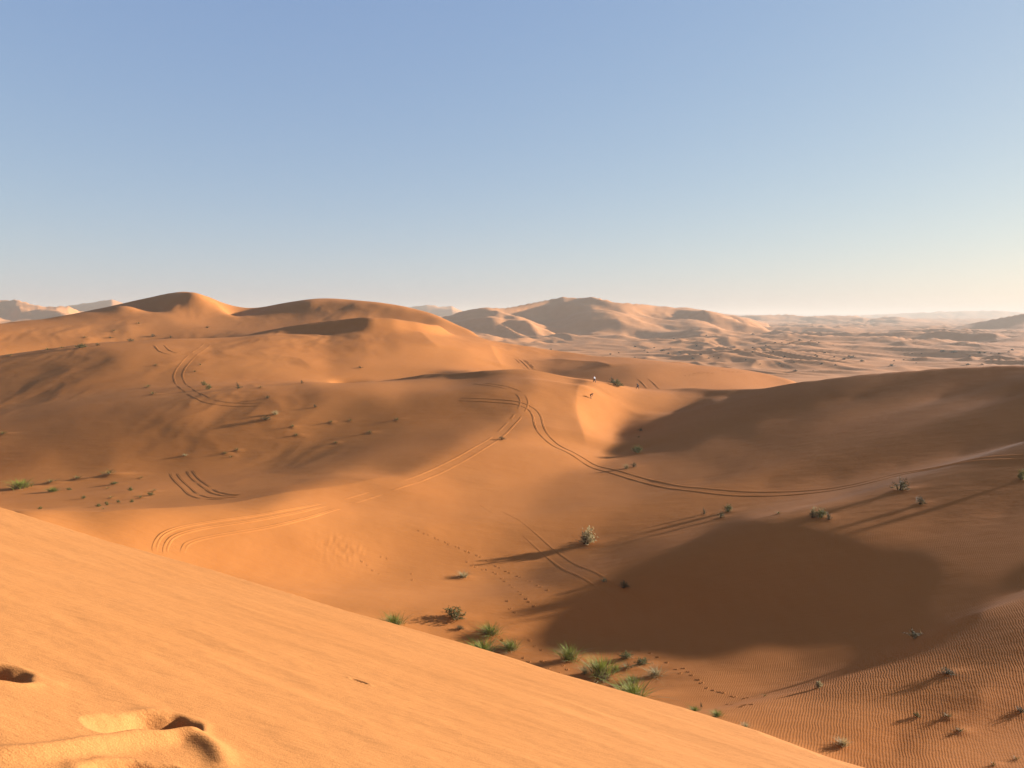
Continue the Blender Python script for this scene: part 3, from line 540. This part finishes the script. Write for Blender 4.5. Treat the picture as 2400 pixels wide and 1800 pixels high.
dent(335,1832,.15,.09,.09,.2,.18,1.8)
dent(842,1597,.07,.016,.014,-.5,.3,2)
# masks used by the material
gx=np.gradient(Z,axis=1)/np.gradient(X,axis=1)
PU,PV=proj(X/Y,Z/Y)
rip=sstep(1500,1750,PU)*sstep(1190,1290,PV)*sstep(30,34,Y)*(1-sstep(95,120,Y))+.35*sstep(1200,1500,PU)*sstep(1200,1300,PV)*sstep(30,34,Y)*(1-sstep(95,120,Y))
rip*=.25+.75*np.clip(noise(X*.09,Y*.06,5)*1.6+.55,0,1)
rip=np.clip(rip+.16*sstep(30,60,Y)*(1-sstep(120,170,Y)),0,1)
co=np.stack([X,Y,Z],-1).reshape(-1,3)
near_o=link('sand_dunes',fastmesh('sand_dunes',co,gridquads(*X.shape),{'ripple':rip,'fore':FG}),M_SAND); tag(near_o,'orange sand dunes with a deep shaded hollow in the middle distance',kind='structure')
# ================================================================ far dune plain
fps=np.concatenate([np.arange(-1.1,-.72,.012),np.arange(-.72,.72,.0021),np.arange(.72,1.5,.012)])
fys=np.exp(np.linspace(math.log(520),math.log(26000),470))
FY=np.repeat(fys[:,None],len(fps),1); FX=fps[None]*FY
RANGES=[ # distance, width (ln), skyline
 (1900,.30,[(900,800),(1037,742),(1100,722),(1150,718),(1180,718),(1250,703),(1320,688),(1350,693),(1387,692),(1440,703),(1500,709),(1560,716),(1600,724),(1650,733),(1750,760),(1850,800)]),
 (2600,.16,[(1450,770),(1540,716),(1600,717),(1650,722),(1720,738),(1800,765)]),
 (4200,.16,[(1650,765),(1700,734),(1750,738),(1850,735),(1890,741),(1960,737),(2040,749),(2100,745),(2180,756),(2260,760),(2350,768)]),
 (9000,.2,[(1500,760),(1700,742),(2000,739),(2200,729),(2330,727),(2420,733),(2600,738)]),
 (2300,.15,[(2130,800),(2230,768),(2300,751),(2400,731),(2550,715),(2800,712)]),
 (1300,.13,[(2060,850),(2160,826),(2300,797),(2400,781),(2550,765),(2800,760)]),
 (2400,.2,[(-500,720),(-150,690),(0,701),(37,699),(80,713),(110,716),(160,714),(200,728),(330,760),(500,790)]),
 (3600,.16,[(-100,735),(60,728),(150,716),(200,708),(262,700),(300,713),(350,730),(480,765)]),
 (5200,.14,[(480,765),(555,734),(585,722),(620,718),(650,722),(680,735),(780,765)]),
 (4600,.15,[(840,765),(900,735),(950,720),(1000,711),(1030,717),(1060,715),(1090,730),(1180,765)])]
base=-46-6*sstep(600,3000,FY)-30*sstep(4000,20000,FY)
lq=np.log(FY); HH=np.zeros_like(FY); SMO=np.zeros_like(FY)
wx=FX+60*noise(FX*.004,FY*.004,41); wy=FY+60*noise(FX*.004+9,FY*.004,42)
for D,wd,sk in RANGES:
    a=np.array(sk,float); p,w=ray(a[:,0],a[:,1]); bD=float(np.interp(D,fys,base[:,0])); zc=np.clip(np.interp(fps,p,w*D-bD-4,left=0,right=0),0,None)
    q=(lq-math.log(D))+.35*wd*noise(fps*9.0,fps*0+D*.01,int(D))[None]+.16*wd*noise(wx*.006,wy*.006,int(D)+1)
    prof=np.clip(np.where(q<0,1-np.abs(q)/wd,1-np.abs(q)/(wd*.6)),0,1)**1.25
    HH+=(zc[None]*prof)**4
    if D in (2300,1300): SMO=np.maximum(SMO,np.clip(zc[None]*prof/8,0,1))
FZ=base+HH**.25
def dune(x,y,lam,s,ang):
    c,s_=math.cos(ang),math.sin(ang); a=(x*c+y*s_)/lam; b=(-x*s_+y*c)/lam
    n=noise(a+.6*noise(a*.5,b*.5,s+9),b*.45,s); return 1-np.abs(n)*1.9
amp=sstep(520,700,FY)
HR=HH**.25; near_crest=sstep(.55,.97,HR/np.maximum(HR.max(0,keepdims=True),1))*sstep(15,40,HR); hills=np.clip(HR/40,0,1)
det=(dune(wx,wy,90,51,1.0)*8.0+dune(wx,wy,48,55,.3)*3.6)*(.35+.65*sstep(-.35,.4,noise(FX*.004,FY*.0025,61)))+dune(wx,wy,260,52,.7)*16*sstep(900,1700,FY)+dune(wx,wy,34,53,.7)*1.3+dune(wx,wy,600,54,.6)*14*sstep(3000,6000,FY)-7
det+=hills*(dune(wx,wy,190,57,.2)*10+dune(wx,wy,80,58,.4)*4.5-7)
FZ+=amp*det*(1-.88*near_crest)*(1-.9*SMO)
e=sstep(520,600,FY); FZ=-46*(1-e)+FZ*e
fco=np.stack([FX,FY,FZ],-1).reshape(-1,3)
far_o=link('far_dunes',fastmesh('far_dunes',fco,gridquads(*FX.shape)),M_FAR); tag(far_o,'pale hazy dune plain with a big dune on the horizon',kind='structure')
def fhit(u,v):
    p,w=ray(u,v); j=int(np.argmin(np.abs(fps-p))); c=FZ[:,j]/fys; k=np.nonzero(c>=w)[0]; k=int(k[0]) if len(k) else int(np.argmax(c)); return float(fps[j]*fys[k]),float(fys[k]),float(FZ[k,j])
# ================================================================ plants
def blades(name,n,seed,W_,H_,width,bend=.6,lean=(0,0),mode='tuft'):
    """unit clump about W_ wide and H_ tall made of tapering curved blades"""
    r=np.random.RandomState(seed); V=[];Q=[];S=[]
    for k in range(n):
        a=r.uniform(0,2*math.pi); rad=abs(r.normal(0,.22))*W_
        bx,by=math.cos(a)*rad,math.sin(a)*rad
        L=H_*r.uniform(.55,1.12); out=(.25+1.5*rad/W_)*bend*r.uniform(.5,1.4)
        da=a+r.normal(0,.5); dx,dy=math.cos(da)*out+lean[0],math.sin(da)*out+lean[1]
        wv=width*r.uniform(.6,1.3); sx,sy=-math.sin(da+r.normal(0,.6)),math.cos(da+r.normal(0,.6))
        sh=r.uniform(0,1); base=len(V); seg=3
        for i in range(seg+1):
            t=i/seg; h=L*(t-.28*min(1.6,out)*t*t); o=L*(t**1.7)*.75
            ww=wv*(1-t)**.7*.5+.0008
            x=bx+dx*o; y=by+dy*o
            V+= [(x-sx*ww,y-sy*ww,h-.03*H_),(x+sx*ww,y+sy*ww,h-.03*H_)]; S+= [sh*.8+.2*t]*2
        for i in range(seg): q=base+2*i; Q.append((q,q+1,q+3,q+2))
    return fastmesh(name,np.array(V),np.array(Q),{'shade':np.array(S)})
def twigs(name,n,seed,W_,H_,leaf=True,dens=7,leafsize=.05):
    """shrub: branching twigs with small leaf faces round them"""
    r=np.random.RandomState(seed); V=[];Q=[];S=[]
    def strip(a,b,w0,w1,sh):
        d=b-a; s=np.cross(d,r.normal(size=3)); s/=np.linalg.norm(s)+1e-9; k=len(V); V.extend([a-s*w0,a+s*w0,b+s*w1,b-s*w1]); Q.append((k,k+1,k+2,k+3)); S.extend([sh]*4)
    for k in range(n):
        a=r.uniform(0,2*math.pi); el=r.uniform(.15,1.45); L=r.uniform(.55,1.05)
        d=np.array([math.cos(a)*math.cos(el)*W_*.55,math.sin(a)*math.cos(el)*W_*.55,math.sin(el)*H_])
        p0=np.array([r.normal(0,.06)*W_,r.normal(0,.06)*W_,-.04*H_]); p1=p0+d*L*.55+r.normal(0,.04,3)*W_; p2=p0+d*L+r.normal(0,.06,3)*W_
        strip(p0,p1,.016*W_,.011*W_,.1); strip(p1,p2,.011*W_,.005*W_,.2)
        for c in range(2):
            p3=p1+(p2-p1)*r.uniform(.1,.7)+r.normal(0,.11,3)*W_*np.array([1,1,.6]); strip(p1,p3,.008*W_,.004*W_,.2)
            if leaf:
                for l in range(dens):
                    t=r.uniform(.2,1); q=(p1+(p3-p1)*t) if l%2 else (p1+(p2-p1)*t); q=q+r.normal(0,.03,3)*W_; q[2]=max(q[2],.02*H_)
                    u_=r.normal(size=3); u_/=np.linalg.norm(u_); strip(q,q+u_*leafsize*W_*1.5,leafsize*W_*.45,leafsize*W_*.25,r.uniform(0,1))
    return fastmesh(name,np.array(V),np.array(Q),{'shade':np.array(S)})
VAR={'g':[blades('grass_blades',300,100+i,1.0,1.0,.02,1.25,(-.15,0)) for i in range(4)],
     's':[blades('straw_blades',200,200+i,1.0,1.0,.018,1.3,(-.1,0)) for i in range(3)],
     'o':[twigs('bush_leaves',26,300+i,1.0,1.0,True,8) for i in range(3)],
     'd':[twigs('shrub_twigs',26,400+i,1.0,1.0,True,5,.04) for i in range(3)],
     'w':[twigs('straw_twigs',34,800+i,1.0,1.0,True,9,.05) for i in range(2)],
     't':[twigs('dry_stems',9,500+i,1.0,1.0,False) for i in range(3)],
     'm':[blades('dry_blades',34,600+i,1.0,1.0,.03,1.1) for i in range(3)]}
MATS={'g':M_GREEN,'s':M_STRAW,'o':M_OLIVE,'d':M_DARK,'t':M_STRAW,'w':M_STRAW,'m':M_OLIVE}
NAMES={'g':('grass_tuft','grass_blades','grass'),'s':('dry_grass_tuft','straw_blades','dry grass'),'o':('olive_bush','leaves','bush'),'d':('twiggy_shrub','twigs','shrub'),'w':('dry_shrub','straw_twigs','shrub'),'m':('grassy_hummock','dry_blades','grass')}
for k_,vs_ in VAR.items():
    for me in vs_: me.materials.append(MATS[k_])
for i,(x,y,wd,ht,kd,lab) in enumerate(plants):
    nm,pn,cat=NAMES[kd]; z=gz(x,y); bg_=1.2 if kd in 'do' else 1.05; s=wd*bg_; h=max(ht,wd*.3)*bg_
    big=wd*F/y>=20
    if big:
        root=bpy.data.objects.new(nm,None); COL.objects.link(root); root.empty_display_size=.3
        root.location=(x,y,z); root.rotation_euler=(0,0,rng_.uniform(-.5,.5))
        c=link(pn,VAR[kd][i%len(VAR[kd])],None,root); c.scale=(s*1.0,s*1.0,h*1.0)
        c2=link('dry_stems',VAR['t'][i%3],None,root); c2.scale=(s*1.,s*1.,h*.8); c2.location=(s*.08,0,0)
        if kd=='w':
            c3=link('dark_core',VAR['d'][i%3],None,root); c3.scale=(s*.75,s*.75,h*.7); c3.location=(-s*.12,0,0)
        if kd in 'gs':
            c3=link('straw_blades' if kd=='g' else 'dead_blades',VAR['s' if kd=='g' else 'm'][i%3],None,root); c3.scale=(s*1.05,s*1.05,h*.6)
    else:
        root=link(nm,VAR[kd][i%len(VAR[kd])]); root.location=(x,y,z); root.scale=(s*1.05,s*1.05,h*1.15); root.rotation_euler=(0,0,rng_.uniform(-.5,.5))
    tag(root,lab,cat,'plants growing on the sand')
# far bushes
FB=FARB
fb=[twigs('far_bush',22,700+i,1.0,1.0,True,7,.075) for i in range(4)]
for me in fb: me.materials.append(M_FARBUSH)
for i,(u,v,wd) in enumerate(FB):
    x,y,z=fhit(u,v); s=max(wd*y/F,1.5)
    o=link('desert_bush',fb[i%4]); o.location=(x,y,z-.1); o.scale=(s*.85,s*.85,min(s*.42,s*.22+1.2)); o.rotation_euler=(0,0,i*1.7)
    tag(o,FBL.get((round(u),round(v)),'small dark bush dotted on the pale far dune plain'),'bush','bushes on the far dune plain')
# ================================================================ wheel tracks: pressed ruts with pushed-up sand berms
def smoothline(pts,step):
    P=np.array(pts); out=[]
    for i in range(len(P)-1):
        p0,p1,p2,p3=P[max(i-1,0)],P[i],P[i+1],P[min(i+2,len(P)-1)]; n=max(2,int(np.linalg.norm(p2-p1)/step))
        for t in np.linspace(0,1,n,endpoint=False): out.append(.5*((2*p1)+(p2-p0)*t+(2*p0-5*p1+4*p2-p3)*t*t+(-p0+3*p1-3*p2+p3)*t**3))
    out.append(P[-1]); return np.array(out)
PROF=[(-1.3,-.02),(-1.0,.035),(-.62,.8),(-.36,1.0),(-.22,.35),(0,.05),(.22,.35),(.36,1.0),(.62,.8),(1.0,.035),(1.3,-.02)]
def rut(line,hw,h,seed,parent,breaks=0.0):
    d=np.gradient(line,axis=0); d/=np.linalg.norm(d,axis=1)[:,None]+1e-9; nrm=np.stack([-d[:,1],d[:,0]],1); s=np.concatenate([[0],np.cumsum(np.linalg.norm(np.diff(line,axis=0),axis=1))])
    f=np.clip(np.minimum(s,s[-1]-s)/6,0,1)*(.75+.5*noise(s*.35,s*0+seed,3))
    if breaks>0: f*=sstep(-.2-.6*(1-breaks),.25,noise(s*.16,s*0+seed+.5,8)+.25)
    V=[]
    for a,b in PROF:
        q=line+nrm*(a*hw)*(1+.10*noise(s*1.1,s*0+seed+a*3,6))[:,None]; z=gzv(q[:,0],q[:,1])+np.where(b>.04,b*h*f,b*(.8 if h>.012 else .25))+(0 if b<0 else (.012 if h>.012 else .004)*f)-(1-np.clip(f*6,0,1))*.06
        V.append(np.stack([q[:,0],q[:,1],z],1))
    V=np.stack(V,1); return link('wheel_rut',fastmesh('wheel_rut',V.reshape(-1,3),gridquads(len(line),len(PROF)),{'ripple':np.zeros(V.shape[0]*V.shape[1]),'fore':np.zeros(V.shape[0]*V.shape[1])}),M_SAND,parent)
def track(pix,gauge,hw,h,ymin=30,seed=0,breaks=0.,ymax=1e9,rails=(-.5,.5),label=''):
    P=[hit(u,v,ymin,ymax) for u,v in pix]; L=smoothline(P,.5)
    k=7; ker=np.ones(2*k+1)/(2*k+1); Lp=np.pad(L,((k,k),(0,0)),mode='edge'); L=np.stack([np.convolve(Lp[:,c],ker,'valid') for c in (0,1)],1)
    d=np.gradient(L,axis=0); d/=np.linalg.norm(d,axis=1)[:,None]+1e-9; nr=np.stack([-d[:,1],d[:,0]],1)
    root=bpy.data.objects.new('wheel_track',None); COL.objects.link(root); root.empty_display_size=.5; tag(root,label,kind='structure')
    for j,o in enumerate(rails): rut(L+nr*(o*gauge),hw,h,seed+j*7.3,root,breaks)
def z2(*a): return [(800+x/2.765,640+y/2.765) for x,y in a]
def z1_(*a): return [(x/2.765,640+y/2.765) for x,y in a]
def z3(*a): return [(1600+x/2.765,640+y/2.765) for x,y in a]
def z4(*a): return [(x/2.765,1200+y/2.765) for x,y in a]
def z5(*a): return [(800+x/2.765,1200+y/2.765) for x,y in a]
track(z2((720,815),(900,822),(1050,830),(1150,842),(1215,862),(1262,905),(1275,955),(1288,1012),(1335,1072),(1425,1135),(1555,1203),(1755,1283),(2000,1352),(2212,1395))+z3((120,1408),(300,1425),(520,1432),(800,1420),(1100,1382),(1300,1330),(1500,1282),(1800,1228),(2212,1200),(2450,1190)),1.75,.18,.045,60,1,label='double wheel track winding from the central hill down through the shaded valley')
track(z2((850,712),(1000,730),(1105,750),(1175,795),(1188,850),(1140,930),(1000,1070),(800,1190),(600,1290),(400,1365),(200,1430),(0,1490)),1.7,.15,.035,55,2,.75,label='faint wheel track curving over the central hill and along the bright saddle')
track([(790,1182),(700,1206),(600,1223),(500,1238),(430,1248),(385,1262),(372,1280),(392,1302),(415,1322)],2.3,.22,.055,55,12,.25,rails=(-.5,-.12,.5),label='wide pale wheel track hooking round on the bright saddle')
track(z2((900,1470),(1000,1545))+z5((1010,0),(1220,150),(1400,290),(1540,380),(1680,470),(1850,565),(2000,640),(2150,715)),1.6,.10,.009,40,3,.7,label='straight wheel track running down into the dark hollow')
track(z1_((1350,450),(1310,490),(1250,530),(1195,590),(1158,650),(1165,700),(1220,755),(1300,800),(1400,840),(1550,853),(1750,850)),2.4,.18,.028,150,4,.6,label='wheel track curving down the left dune slope')
track(z1_((1170,1275),(1225,1350),(1320,1425),(1440,1475),(1640,1472)),3.6,.14,.02,95,5,.6,rails=(-.5,-.2,.25,.5),label='bundle of wheel tracks in the left valley')
track(z2((1150,550),(1235,636)),4.2,.4,.12,240,6,.2,rails=(-.5,-.1,.35,.5),label='short wheel tracks climbing the lit flank behind the saddle')
track(z2((1945,678),(1990,715),(2030,756)),4.0,.32,.1,240,7,label='wheel track behind the saddle beside the walkers')
track(z1_((1030,462),(1070,508),(1160,528)),3.2,.3,.1,220,8,.3,label='hooked wheel track near the left hill crest')
# ================================================================ footprints
def print_mesh(name,pts,size,h,ymin=30):
    V=[];Q=[]; r=np.random.RandomState(len(pts)); k=10
    for (u,v) in pts:
        x,y=hit(u,v,ymin); s=size*r.uniform(.8,1.25); an=r.uniform(-.6,.6); base=len(V)
        for ri,(rr,hh) in enumerate(((1.7,-.02),(1.25,.55),(.95,1.0),(.62,.1),(.2,.03))):
            for a in np.linspace(0,2*math.pi,k,endpoint=False):
                ex=math.cos(a)*rr*s*.8; ey=math.sin(a)*rr*s*1.25; qx=x+ex*math.cos(an)-ey*math.sin(an); qy=y+ex*math.sin(an)+ey*math.cos(an)
                V.append((qx,qy,gz(qx,qy)+(hh*h*r.uniform(.6,1.2) if hh>0 else -.02)))
        for ri in range(4):
            for j in range(k): a=base+ri*k+j; b=base+ri*k+(j+1)%k; Q.append((a,b,b+k,a+k))
    V=np.array(V); o=link(name,fastmesh(name,V,np.array(Q),{'ripple':np.zeros(len(V)),'fore':np.zeros(len(V))}),M_SAND); return o
def along(pts,n,jit,seed):
    r=np.random.RandomState(seed); P=np.array(pts); s=np.concatenate([[0],np.cumsum(np.linalg.norm(np.diff(P,axis=0),axis=1))]); t=np.linspace(0,s[-1],n)
    return [(np.interp(a,s,P[:,0])+r.normal(0,jit)+(3 if i%2 else -3)*.5,np.interp(a,s,P[:,1])+r.normal(0,jit*.6)+(1 if i%2 else -1)) for i,a in enumerate(t)]
tr=[('trail of footprints down the centre slope to the dark hollow',along(z5((500,125),(700,210),(860,270),(1030,365),(1150,420),(1250,460),(1330,505)),26,1.2,1)+along(z5((820,325),(900,370),(985,385),(1050,440),(1120,490),(1160,525),(1205,570),(1250,607)),16,1,2)),
 ('scattered single footprints beside the shaded hollow',z5((1075,577),(1095,627),(1125,650),(1250,607),(1545,632),(1670,708),(1870,845),(1930,895))),
 ('footprints below the trampled patch',z5((135,320),(175,345),(205,378),(245,400),(455,400),(460,440),(260,290),(300,300))),
 ('footprints among the green tufts',z5((1220,830),(1255,870),(1295,895),(1345,850),(1385,900),(1180,945),(1215,970),(1300,965),(1320,970),(1440,970),(1438,995),(1340,1015),(1465,1020),(1410,1043),(1560,1080),(1580,1085),(1125,840),(1045,830))),
 ('footprints leading right from the tufts',along([(1600+x/2.765,1200+y/2.765) for x,y in ((0,1015),(50,1050),(100,1090),(150,1130),(200,1155),(250,1170),(310,1195),(430,1210),(440,1255),(290,1252))],18,2,3)+z5((2000,915),(2050,940),(2110,975),(2170,1020),(2195,1045)))]
for lab,pts in tr: tag(print_mesh('footprint_trail',pts,.11,.028),lab,kind='structure')
tag(print_mesh('footprint_trail',along(z3((20,668),(100,650),(160,645),(220,650)),14,.4,5)+along(z3((240,630),(300,640),(380,640)),10,.5,6),.3,.07,240),'line of footprints on the lit dune tongue behind the saddle',kind='structure')
# ================================================================ people
def solidmat(name,c,rough=.8):
    m,nt,b=newmat(name,rough); t=N(nt,'ShaderNodeTexNoise'); t.inputs['Scale'].default_value=14; mx=N(nt,'ShaderNodeMix',data_type='RGBA'); mx.inputs[6].default_value=(*[a*.8 for a in c],1); mx.inputs[7].default_value=(*c,1)
    nt.links.new(t.outputs['Fac'],mx.inputs[0]); nt.links.new(mx.outputs[2],b.inputs['Base Color']); return m
M_SKIN=solidmat('skin',(.34,.19,.12)); M_HAIR=solidmat('hair',(.015,.012,.01)); M_BLACK=solidmat('black_cloth',(.018,.018,.02)); M_WHITE=solidmat('white_cloth',(.8,.79,.77)); M_NAVY=solidmat('dark_trousers',(.022,.022,.028)); M_SHOE=solidmat('shoe',(.05,.04,.035))
def skin(name,verts,edges,rad,mat,parent,root=0,sub=2):
    me=bpy.data.meshes.new(name); me.from_pydata(verts,edges,[]); me.materials.append(mat); o=bpy.data.objects.new(name,me); COL.objects.link(o); o.parent=parent
    md=o.modifiers.new('skin','SKIN'); sv=me.skin_vertices[0].data if me.skin_vertices else None
    if sv is None:
        me.skin_vertices  # created with the modifier
    for i,r in enumerate(rad): me.skin_vertices[0].data[i].radius=(r,r) if not isinstance(r,tuple) else r
    me.skin_vertices[0].data[root].use_root=True; md.use_smooth_shade=True
    s=o.modifiers.new('sub','SUBSURF'); s.levels=sub; s.render_levels=sub; return o
def chain(*groups):
    V=[];E=[];R=[];ix={}
    for g in groups:
        prev=None
        for nm,p,r in g:
            if nm not in ix: ix[nm]=len(V); V.append(tuple(p)); R.append(r)
            if prev is not None and (ix[prev],ix[nm]) not in E: E.append((ix[prev],ix[nm]))
            prev=nm
    return V,E,R
def person(u,v,J,label,top,bottom,rot,ymin,extra=None,skirt=False):
    x,y=hit(u,v,ymin,240); root=bpy.data.objects.new('person',None); COL.objects.link(root); root.location=(x,y,gz(x,y)); root.rotation_euler=(0,0,rot); root.empty_display_size=.3
    tag(root,label,'person','people walking near the saddle')
    j={k:Vector(a) for k,a in J.items()}
    mid=lambda a,b,t: j[a].lerp(j[b],t)
    arms=[];legs=[]
    for s in 'lr':
        arms.append([('neck',j['neck'],.06),('sh'+s,j['sh'+s],.062),('el'+s,j['el'+s],.045),('wr'+s,j['wr'+s],.03)])
        legs.append([('pelvis',j['pelvis'],.13),('hip'+s,j['hip'+s],.10),('kn'+s,j['kn'+s],.065),('an'+s,j['an'+s],.042),('toe'+s,j['an'+s]+j['foot']+Vector((0,0,-.05)),.04)])
    spine=[('pelvis',j['pelvis'],.13),('waist',mid('pelvis','neck',.4),.125),('chest',mid('pelvis','neck',.78),.145),('neck',j['neck'],.06),('chin',mid('neck','head',.45),.075),('head',j['head'],.1),('crown',j['head']+(j['head']-j['neck']).normalized()*.09,.07)]
    body=skin('body',*chain(spine,*legs,*arms),M_SKIN,root)
    # hands: palm with five unequal fingers
    for s in 'lr':
        d=(j['wr'+s]-j['el'+s]).normalized(); side=d.cross(Vector((0,0,1))); side=side.normalized() if side.length>.1 else Vector((0,1,0)); palm=j['wr'+s]+d*.085; g=[[('w',j['wr'+s],.026),('p',palm,.034)]]
        for q,(off,L) in enumerate(((-.03,.065),(-.01,.08),(.012,.075),(.032,.058))): g.append([('p',palm,.034),('k%d'%q,palm+side*off+d*.03,.012),('m%d'%q,palm+side*off*1.1+d*(.03+L*.5),.0095),('t%d'%q,palm+side*off*1.1+d*(.03+L)*.95+j['foot']*.1,.008)])
        g.append([('w',j['wr'+s],.026),('th',palm-side*.045-d*.02,.013),('tt',palm-side*.06+d*.025,.010)])
        skin('hand',*chain(*g),M_SKIN,root,0,1)
    up=lambda r,k: tuple(r)
    shirt=[[(n,p,r*1.13) for n,p,r in spine[:4]]]+[[(n,p,r*1.2) for n,p,r in a[:4]] for a in arms]
    skin('shirt',*chain(*shirt),top,root)
    k=1.7 if skirt else 1.2
    skin('trousers',*chain(*[[(n,p,r*(1.12 if n in('pelvis',) else (1.15 if 'hip' in n else k))) for n,p,r in l[:4]] for l in legs]),bottom,root)
    for s in 'lr': skin('shoe',[tuple(j['an'+s]+Vector((0,0,-.03))),tuple(j['an'+s]+j['foot']*.6+Vector((0,0,-.045))),tuple(j['an'+s]+j['foot']*1.15+Vector((0,0,-.055)))],[(0,1),(1,2)],[.05,.045,.035],M_SHOE,root,0,1)
    hd=j['head']; upv=(j['head']-j['neck']).normalized(); fc=j['foot'].normalized()
    skin('hair',[tuple(hd-fc*.03+upv*.02),tuple(hd-fc*.02+upv*.075)],[(0,1)],[.108,.075],M_HAIR,root,0,1)
    lat=upv.cross(fc).normalized()
    skin('nose',[tuple(hd+fc*.09-upv*.005),tuple(hd+fc*.115-upv*.03)],[(0,1)],[.012,.016],M_SKIN,root,0,1)
    for sg in (-1,1): skin('ear',[tuple(hd+lat*.098*sg),tuple(hd+lat*.105*sg-upv*.03)],[(0,1)],[.018,.014],M_SKIN,root,0,1); skin('eye',[tuple(hd+fc*.092+lat*.035*sg+upv*.01),tuple(hd+fc*.096+lat*.035*sg+upv*.008)],[(0,1)],[.012,.01],M_HAIR,root,0,1)
    skin('mouth',[tuple(hd+fc*.088-upv*.06-lat*.02),tuple(hd+fc*.088-upv*.06+lat*.02)],[(0,1)],[.007,.007],solidmat('lips',(.3,.1,.08)),root,0,1)
    if extra: extra(root,j)
    return root
# local axes: +x is the way the person faces before rot
walk=dict(pelvis=(0,0,.92),neck=(.03,0,1.42),head=(.05,0,1.6),shl=(.02,.19,1.38),shr=(.02,-.19,1.38),ell=(.12,.25,1.12),elr=(-.12,-.25,1.12),wrl=(.24,.22,.92),wrr=(-.16,-.24,.88),hipl=(0,.1,.86),hipr=(0,-.1,.86),knl=(.18,.11,.5),knr=(-.08,-.11,.47),anl=(.27,.12,.09),anr=(-.32,-.12,.12),foot=(.16,0,0))
bend=dict(pelvis=(-.12,0,.9),neck=(.36,0,1.14),head=(.53,0,1.17),shl=(.32,.18,1.1),shr=(.32,-.18,1.1),ell=(.36,.2,.84),elr=(.38,-.2,.84),wrl=(.3,.16,.62),wrr=(.3,-.16,.62),hipl=(-.1,.1,.85),hipr=(-.1,-.1,.85),knl=(.02,.11,.48),knr=(.0,-.11,.48),anl=(-.02,.12,.09),anr=(-.05,-.12,.09),foot=(.16,0,0))
stride=dict(pelvis=(0,0,.88),neck=(.06,0,1.38),head=(.1,0,1.56),shl=(.05,.19,1.34),shr=(.05,-.19,1.34),ell=(.14,.32,1.2),elr=(-.05,-.34,1.16),wrl=(.25,.24,1.36),wrr=(.06,-.46,.95),hipl=(0,.1,.83),hipr=(0,-.1,.83),knl=(.24,.16,.5),knr=(-.16,-.16,.46),anl=(.34,.2,.09),anr=(-.42,-.2,.1),foot=(.16,0,0))
def bag(root,j):
    me=bpy.data.meshes.new('bag'); bm=bmesh.new(); bmesh.ops.create_cube(bm,size=1); bmesh.ops.bevel(bm,geom=bm.edges[:],offset=.18,segments=3,affect='EDGES'); bm.to_mesh(me); bm.free()
    o=link('bag',me,M_BLACK,root,True); o.scale=(.24,.34,.5); o.location=(-.2,-.52,.9); o.rotation_euler=(.1,.15,.2)
    skin('bag_strap',[tuple(j['shr']+Vector((0,0,.05))),(-.1,-.42,1.3),(-.18,-.52,1.12)],[(0,1),(1,2)],[.018]*3,M_BLACK,root,0,1)
person(1393,903,walk,'walker in a white top and wide black trousers on the saddle crest',M_WHITE,M_NAVY,math.radians(150),195,None,True)
person(1385,934,bend,'person in black bending forward on the bright slip face below the saddle',M_BLACK,M_BLACK,math.radians(-8),150)
person(1494,912,stride,'person in dark clothes striding with a bag, right of the olive bush',M_BLACK,M_NAVY,math.radians(165),195,bag)
# ================================================================ haze in the air
hz_me=bpy.data.meshes.new('haze'); bm=bmesh.new(); bmesh.ops.create_cube(bm,size=1); bm.to_mesh(hz_me); bm.free()
hm=bpy.data.materials.new('haze_air'); hm.use_nodes=True; hn=hm.node_tree; hn.nodes.clear(); ho=hn.nodes.new('ShaderNodeOutputMaterial'); hv=hn.nodes.new('ShaderNodeVolumePrincipled')
hv.inputs['Color'].default_value=(.50,.44,.365,1); hv.inputs['Density'].default_value=HAZE_DENSITY; hv.inputs['Anisotropy'].default_value=.1; hn.links.new(hv.outputs[0],ho.inputs['Volume'])
hz=link('haze',hz_me,hm); hz.location=(0,12300,-10); hz.scale=(82000,29000,260); tag(hz,'thin pale desert haze over the dunes','haze',kind='stuff'); del hz['category']
zmin=min(float(Z.min()),float(FZ.min())); zmax=max(float(Z.max()),float(FZ.max())); top=zmax+12; bot=zmin-1.5
hz.scale.z=top-bot; hz.location.z=(top+bot)/2
